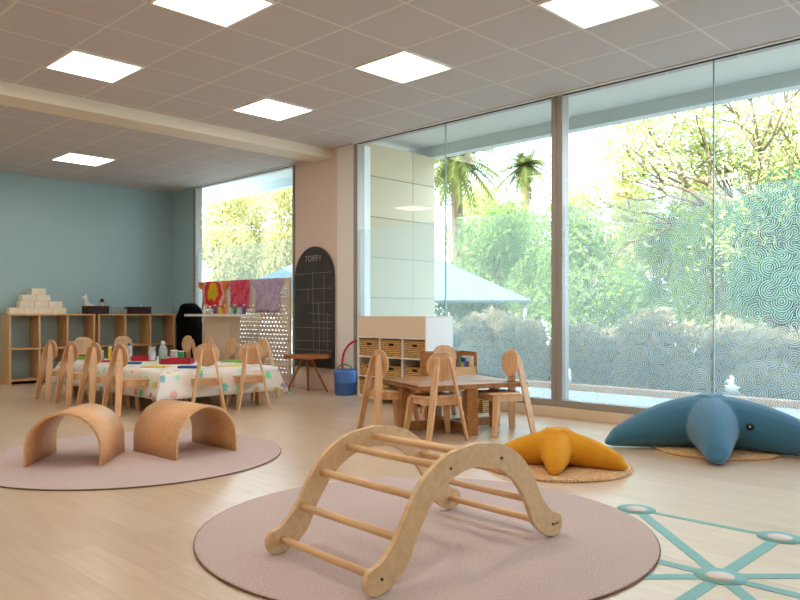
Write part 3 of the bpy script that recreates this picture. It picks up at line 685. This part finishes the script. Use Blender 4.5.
# ------------------------------------------------------------------ chalkboard, tripod table, tub
cb_ = thing('chalkboard', 'tall arch-topped chalkboard with chalk lines leaning on the pillar', 'chalkboard', (5.985, 7.365, 0))
hw = .385; P = [(0, -hw, .28), (0, -hw, 1.43)]+[(0, -hw*math.cos(math.pi*k/24), 1.43+hw*math.sin(math.pi*k/24)) for k in range(1, 24)]+[(0, hw, 1.43), (0, hw, .28)]
MB().prism(P, (-.022, 0, 0)).build('board', 'blackboard', cb_)
ch = MB()
def cl_(y0, z0, y1, z1, wd=.004):
    a_, b_ = Vector((-.0235, y0, z0)), Vector((-.0235, y1, z1)); d_ = (b_-a_).normalized(); ch.board(a_, b_, Vector((0, -d_.z, d_.y))*wd, (.001, 0, 0))
for z in (1.48, 1.28, 1.10, .78, .62, .50): cl_(-.36, z, .35 if z != 1.1 else .05, z+random.uniform(-.01, .01))
cl_(-.33, .95, .1, .97); cl_(-.36, .86, .0, .86); cl_(.0, .5, .02, 1.5); cl_(-.12, .45, -.1, 1.12); cl_(-.2, .6, -.21, 1.45); cl_(-.28, .5, -.27, .98); cl_(.12, 1.1, .11, 1.3)
ch.build('chalk_lines', 'chalk', cb_)
def text(body, size, mat, parent, loc, rot, name='lettering'):
    cu = bpy.data.curves.new('txt', 'FONT'); cu.body = body; cu.size = size; cu.extrude = .0006; cu.align_x = 'CENTER'; cu.resolution_u = 3; cu.offset = 0
    o = bpy.data.objects.new('txt', cu); COL.objects.link(o); dg = bpy.context.evaluated_depsgraph_get(); me = bpy.data.meshes.new_from_object(o.evaluated_get(dg))
    bpy.data.objects.remove(o); n = bpy.data.objects.new(name, me); COL.objects.link(n); me.materials.clear(); me.materials.append(M[mat]); n.parent = parent; n.location = loc; n.rotation_euler = rot; return n
text('TOIFFY', .105, 'chalk', cb_, (-.0235, .01, 1.63), (R_(90), 0, R_(-90)), 'chalk_writing')
tt = thing('tripod_table', 'small brown wooden table on three splayed legs before the chalkboard', 'table', (5.70, 7.17, 0), R_(45))
P = [(.19*math.cos(2*math.pi*k/40), .29*math.sin(2*math.pi*k/40), .415) for k in range(40)]
MB().prism(P, (0, 0, .045)).build('tabletop', 'walnut_stool', tt, bevel=.004)
for a_ in (90, -90, 0):
    a_ = R_(a_); ux, uy = math.cos(a_), math.sin(a_)
    MB().tube([(.03*ux, .05*uy, .415), (.13*ux, .25*uy, 0)], [.02, .012], 10).build('leg', 'walnut_stool', tt)
MB().lathe([(.06, .395), (.06, .415)], n=20).build('hub', 'walnut_stool', tt)
tub = thing('plastic_tub', 'translucent blue plastic tub with green handle between chalkboard and basket shelf', 'tub', (5.82, 6.60, 0))
MB().lathe([(.11, 0), (.12, .02), (.135, .26), (.14, .30), (.132, .30), (.125, .03), (.001, .02)], n=28).build('tub_body', 'blue_tub', tub)
MB().tube([(.0, -.13*math.cos(math.pi*k/12), .30+.06*math.sin(math.pi*k/12)) for k in range(13)], .007, 8).build('handle', 'green', tub)
lump('soft_toy', 'toy_pink', (5.82, 6.60, .03), (.07, .07, .11), 'purple and pink soft toy inside the blue tub', 'toy', 3)
h = MB().tube([(0, .31*math.cos(2*math.pi*k/48), .31+.31*math.sin(2*math.pi*k/48)) for k in range(49)], .013, 8).build('hoop', 'bright_red'); h.location = (5.96, 6.52, .013); h.rotation_euler = (0, R_(4), 0)
h.location = (5.975, 6.50, .02); h.rotation_euler = (0, R_(-3), 0); tag(h, 'red plastic hoop leaning behind the blue tub', 'hoop')

# ------------------------------------------------------------------ basket cabinet
cab = thing('basket_cabinet', 'white cabinet with blank top panel and nine cubbies for wicker baskets', 'cabinet', (5.51, 5.02, 0)); DX, DY = .42, 1.02
b_ = MB(); b_.box((0, 0, .06), (DX, .016, .92)); b_.build('side_panel', 'laminate_white', cab, bevel=.002)
MB().box((0, DY-.016, .06), (DX, DY, .92)).build('side_panel', 'laminate_white', cab, bevel=.002)
MB().box((.0, .016, .715), (.016, DY-.016, .92)).build('front_panel', 'laminate_cream', cab)
MB().box((.0, .0, .92), (DX, DY, .936)).build('top_board', 'laminate_cream', cab, bevel=.002)
MB().box((DX-.01, .016, .06), (DX, DY-.016, .92)).build('back_panel', 'laminate_white', cab)
for y in (DY/3, 2*DY/3): MB().box((.004, y-.008, .076), (DX-.01, y+.008, .70)).build('divider', 'laminate_white', cab)
for z in (.06, .275, .49, .70): MB().box((.002, .016, z), (DX-.01, DY-.016, z+.014)).build('shelf_board', 'laminate_white', cab)
for x in (.05, DX-.05):
    for y in (.06, DY-.06): MB().tube([(x, y-.012, .03), (x, y+.012, .03)], .03, 14).build('caster', 'rubber', cab)
rn = ['bottom', 'middle', 'top']; cn = ['right', 'centre', 'left']
for r_ in range(3):
    for c_ in range(3):
        obasket('wicker_basket', 5.51+.155, 5.02+DY/6+c_*DY/3, .075+.215*r_, .29, .28, (.165, .115, .175)[r_], 'wicker', f'wicker basket in the {cn[c_]} cubby of the {rn[r_]} row of the white cabinet', R_(-90), 'wicker baskets in the white cabinet')
obasket('wicker_basket', 5.80, 4.55, 0, .2, .2, .13, 'wicker', 'low wicker basket on the floor under the window, behind the table', 0, None, False)
# book trough
bkx = Vector((5.37, 4.63, 0)); bt = thing('book_box', 'wooden book trough full of picture books behind the square table', 'book box', bkx, TA)
MB().box((-.21, -.14, 0), (-.195, .14, .60)).build('side_panel', 'oak_table', bt, bevel=.002); MB().box((.245, -.14, 0), (.26, .14, .60)).build('side_panel', 'oak_table', bt, bevel=.002)
MB().box((-.195, -.14, .30), (.245, -.126, .46)).build('front_panel', 'maple_shelf', bt, bevel=.002); MB().box((-.195, .126, .30), (.245, .14, .60)).build('back_panel', 'oak_table', bt); MB().box((-.195, -.126, .30), (.245, .126, .315)).build('bottom_board', 'oak_table', bt)
bc = ['red', 'green', 'orange', 'blue', 'purple', 'yellow', 'paper', 'dark', 'bright_red', 'lime']; cnm = {'red': 'dark red', 'green': 'green', 'orange': 'orange', 'blue': 'blue', 'purple': 'purple', 'yellow': 'yellow', 'paper': 'white', 'dark': 'black', 'bright_red': 'bright red', 'lime': 'lime'}
X = -.19; k = 0
rb = random.Random(4)
while X < .22:
    th = rb.uniform(.018, .032); hh = rb.uniform(.18, .25); c = bc[k % len(bc)]
    o = MB().box((0, -.09, 0), (th-.003, .09, hh)).build('picture_book', c, bevel=.001)
    v = bkx+av*X+bv*(-.01); o.location = (v.x, v.y, .316); o.rotation_euler = (0, 0, TA); k += 1
    tag(o, f'{cnm[c]} picture book in the book trough, {"left" if X < -.08 else "middle" if X < .08 else "right"} part{", farther right of two" if k > 10 else ""}', 'book', 'picture books in the trough'); X += th

# ------------------------------------------------------------------ outside
def leaves(m, c, rad, n, size, rnd, shell=.5):
    for _ in range(n):
        while True:
            p = Vector((rnd.uniform(-1, 1), rnd.uniform(-1, 1), rnd.uniform(-1, 1)))
            if shell < p.length < 1: break
        p = Vector((p.x*rad[0], p.y*rad[1], p.z*rad[2]))+Vector(c); a = Vector((rnd.gauss(0, 1), rnd.gauss(0, 1), rnd.gauss(0, 1))).normalized(); b = a.orthogonal().normalized()
        s = size*rnd.uniform(.6, 1.3); m.bm.faces.new(m._v([p-a*s, p+b*s*.4, p+a*s, p-b*s*.4]))
def tree_mesh(seed, h, r, nl, size, mat, blobs=14, th=None):
    rnd = random.Random(seed); m = MB(); k = MB(); th = h*.14
    k.tube([(0, 0, 0), (.1, .05, th), (.0, .1, h*.7)], [.14, .1, .03], 8)
    for i in range(blobs):
        a = rnd.uniform(0, 6.28); rr = r*.6*math.sqrt(rnd.random()); z = rnd.uniform(th+.2*h*.2, h-.25*r); c = (rr*math.cos(a), rr*math.sin(a), z); q = r*rnd.uniform(.35, .6)
        leaves(m, c, (q, q, q*.8), nl//blobs, size, rnd, .3); k.tube([(.05, .05, th*.9), (c[0]*.5, c[1]*.5, (th+z)/2), c], [.06, .04, .015], 6)
    return m, k
def make_tree(name, seed, h, r, nl, size, mat, label, cat='tree', group='trees outside'):
    m, k = tree_mesh(seed, h, r, nl, size, mat); t = thing(name, label, cat, (0, 0, 0), 0, group)
    k.build('trunk', 'bark', t); m.build('crown', mat, t); KIDS[t.name] = [o for o in bpy.data.objects if o.parent == t]; return t
OG = -.12
def from_px(px, D): 
    u = (px-400)/740; s_, c_ = math.sin(YAW), math.cos(YAW); return (s_+u*c_)*D, (c_-u*s_)*D
protos = {'m': make_tree('broadleaf_tree', 1, 5.2, 2.4, 9000, .11, 'leaf_mid', 'x'), 'b': make_tree('broadleaf_tree', 2, 6.0, 2.8, 8000, .13, 'leaf_bright', 'x'),
          'd': make_tree('dense_tree', 3, 4.2, 1.5, 9000, .08, 'leaf_dark', 'x')}
used = set()
def tree(kind, px, D, sx, sz, rz, label):
    o = protos[kind] if kind not in used else copy_tree(protos[kind]); used.add(kind)
    x, y = from_px(px, D); o.location = (x, y, OG); o.scale = (sx, sx, sz); o.rotation_euler = (0, 0, rz); o['label'] = label
for a_ in (('m', 590, 14.5, .5, .66, 0, 'green leafy tree just right of the thick window mullion'), ('m', 722, 14.5, .5, .64, 2, 'green leafy tree right behind the thin glass joint'), ('m', 478, 16.5, .5, .70, 4, 'green leafy tree between the stone wall and the thick mullion'),
           ('m', 530, 20, .6, .82, 1, 'green tree farther back, left of the thick window mullion'), ('m', 655, 19, .6, .78, 3, 'green tree farther back in the middle of the right window'), ('m', 785, 19, .6, .8, 5, 'green tree farther back near the right edge'),
           ('b', 470, 27, .62, .98, 1, 'pale yellow-green tree far behind, next to the stone wall'), ('b', 585, 27, .62, .95, 3, 'pale yellow-green tree far behind, beside the thick mullion'), ('b', 695, 27, .62, 1.0, 5, 'pale yellow-green tree far behind the thin glass joint'),
           ('b', 800, 26, .62, 1.15, 2, 'pale yellow-green tree far behind at the right edge'), ('b', 640, 33, .7, 1.15, 4, 'farthest pale tree in the middle of the right window'), ('b', 525, 33, .7, 1.0, 2.5, 'farthest pale tree left of the thick mullion'), ('b', 750, 33, .7, 1.2, .5, 'farthest pale tree near the right edge'),
           ('d', 783, 11.4, .62, .78, 0, 'dark green bushy tree close to the right edge of the window'), ('d', 880, 11.4, .62, .8, 2, 'dark green bushy tree beyond the right edge'),
           ('b', 215, 27, .62, 1.0, 1, 'pale tree seen through the far window, left one'), ('b', 300, 27, .62, 1.0, 4, 'pale tree seen through the far window, right one'), ('b', 258, 32, .7, 1.1, 4, 'pale tree seen through the far window, middle one farther back'), ('b', 400, 32, .7, .9, 1.5, 'pale tree hidden behind the stone wall')):
    tree(*a_)
# sparse branching tree at upper right
def branch_tree():
    rnd = random.Random(11); k = MB(); m = MB()
    def grow(p, d, L, r, dep):
        q = p+d*L; mid = (p+q)/2+Vector((rnd.gauss(0, .04), rnd.gauss(0, .04), rnd.gauss(0, .04)))*L*2
        k.tube([p, mid, q], [r, r*.85, r*.68], 6)
        if dep <= 2: leaves(m, q, (.55, .55, .38), 44 if dep else 60, .06, rnd, 0)
        if dep == 0: return
        for _ in range(3 if dep > 1 else 2):
            nd = (d+Vector((rnd.gauss(0, .55), rnd.gauss(0, .55), rnd.gauss(.05, .3)))).normalized(); grow(q, nd, L*rnd.uniform(.65, .85), r*.62, dep-1)
    grow(Vector((0, 0, 0)), Vector((0, 0, 1)), 1.5, .15, 0)
    for a_ in (0, 1.0, 2.1, 3.0, 4.1, 5.2):
        grow(Vector((0, 0, 1.4)), Vector((math.cos(a_), math.sin(a_), .75)).normalized(), 1.35, .075, 4)
    t = thing('spreading_tree', 'spreading tree with bare branches and thin bright leaves, upper right', 'tree', (0, 0, 0)); k.build('branches', 'bark', t); m.build('crown', 'leaf_sparse', t); return t
bt_ = branch_tree(); x, y = from_px(800, 15); bt_.location = (x, y, OG); bt_.scale = (1.15, 1.15, 1.25)
# palms
def palm(px, D, h, label):
    t = thing('palm_tree', label, 'palm', (*from_px(px, D), OG), 0, 'palms outside'); MB().tube([(0, 0, 0), (.1, 0, h*.5), (0, 0, h)], [.2, .17, .17], 10).build('trunk', 'bark', t)
    m = MB(); rnd = random.Random(px)
    for i in range(70):
        a = rnd.uniform(0, 6.28); el = rnd.uniform(-.9, 1.2); L = rnd.uniform(1.2, 1.7); pts = []
        for j in range(7):
            u = j/6; pts.append(Vector((math.cos(a)*L*u*math.cos(el), math.sin(a)*L*u*math.cos(el), h+L*u*math.sin(el)-.7*u*u)))
        sd_ = Vector((-math.sin(a), math.cos(a), 0))
        for j in range(6):
            for s in (-1, 1):
                for q in range(3):
                    p = pts[j].lerp(pts[j+1], q/3); e = p+sd_*s*.42*(1-j/7)+(pts[j+1]-pts[j])*.8+Vector((0, 0, -.1)); m.bm.faces.new(m._v([p, p+(pts[j+1]-pts[j])*.3, e]))
    m.build('fronds', 'leaf_palm', t)
palm(525, 34, 7.9, 'palm with round crown above the trees left of the thick mullion'); palm(456, 21.5, 5.6, 'palm beside the stone wall top')
# hedge bushes and kerb
def bush():
    rnd = random.Random(5); m = MB(); 
    for i in range(14):
        q = rnd.uniform(.16, .27); leaves(m, (rnd.uniform(-.3, .3), rnd.uniform(-.38, .38), rnd.uniform(.14, .58)), (q, q, q), 420, .05, rnd, .1)
    o = m.build('bush', 'leaf_grey')
    return o
b0 = bush(); bl = [8.6, 7.6, 6.7, 5.8, 4.9, 4.0, 3.1, 2.2, 1.3]
names_ = ['leftmost', 'second from left', 'third from left', 'fourth from left', 'middle', 'fourth from right', 'third from right', 'second from right', 'rightmost']
for k, y in enumerate(bl):
    o = b0 if k == 0 else b0.copy()
    if k: COL.objects.link(o)
    o.location = (9.9+.15*(k % 2), y, OG); o.rotation_euler = (0, 0, k*1.3); o.scale = (1.1, 1.18, 1.15+.14*(k*2 % 3)); tag(o, names_[k]+' low greyish bush in the hedge behind the kerb', 'bush', 'hedge bushes outside')
S_(MB().box((9.0, -6, OG-.1), (9.16, 14, OG+.1)).build('trim_3', 'terracotta'), 'terracotta kerb of the planting bed')
# pyramid shade canopy
t = thing('shade_canopy', 'pale pyramid-shaped shade canopy outside beyond the stone wall', 'canopy', (*from_px(372, 15.3), OG), -YAW)
m = MB(); v = m._v([(-3.1, -1.1, 1.34), (3.1, -1.1, 1.34), (2.9, 1.6, 1.4), (-2.9, 1.6, 1.4), (0, .3, 2.85)])
for f in ((0, 1, 4), (1, 2, 4), (2, 3, 4), (3, 0, 4)): m.bm.faces.new([v[i] for i in f])
m.build('canopy_cloth', 'shade_cloth', t, solid=.05)
for x, y in ((-3, -1.0), (3, -1.0), (2.8, 1.5), (-2.8, 1.5)): MB().tube([(x, y, 0), (x, y, 1.37)], .04, 10).build('post', 'aluminium', t)

# eye placement on the blue starfish: on the skin of its right arm
dg = bpy.context.evaluated_depsgraph_get(); ev = bs.evaluated_get(dg)
s_, c_ = math.sin(YAW), math.cos(YAW); u = (750-400)/740; dirv = Vector((s_+u*c_, c_-u*s_, -(427-313)/740)).normalized()
ok, loc, nor, _ = ev.ray_cast(Vector((0, 0, .97))-bs.location, dirv)
if ok:
    q = nor.to_track_quat('Z', 'Y').to_euler(); eye.location = loc; eye.rotation_euler = q; eye2.location = loc+nor*.013; eye2.rotation_euler = q
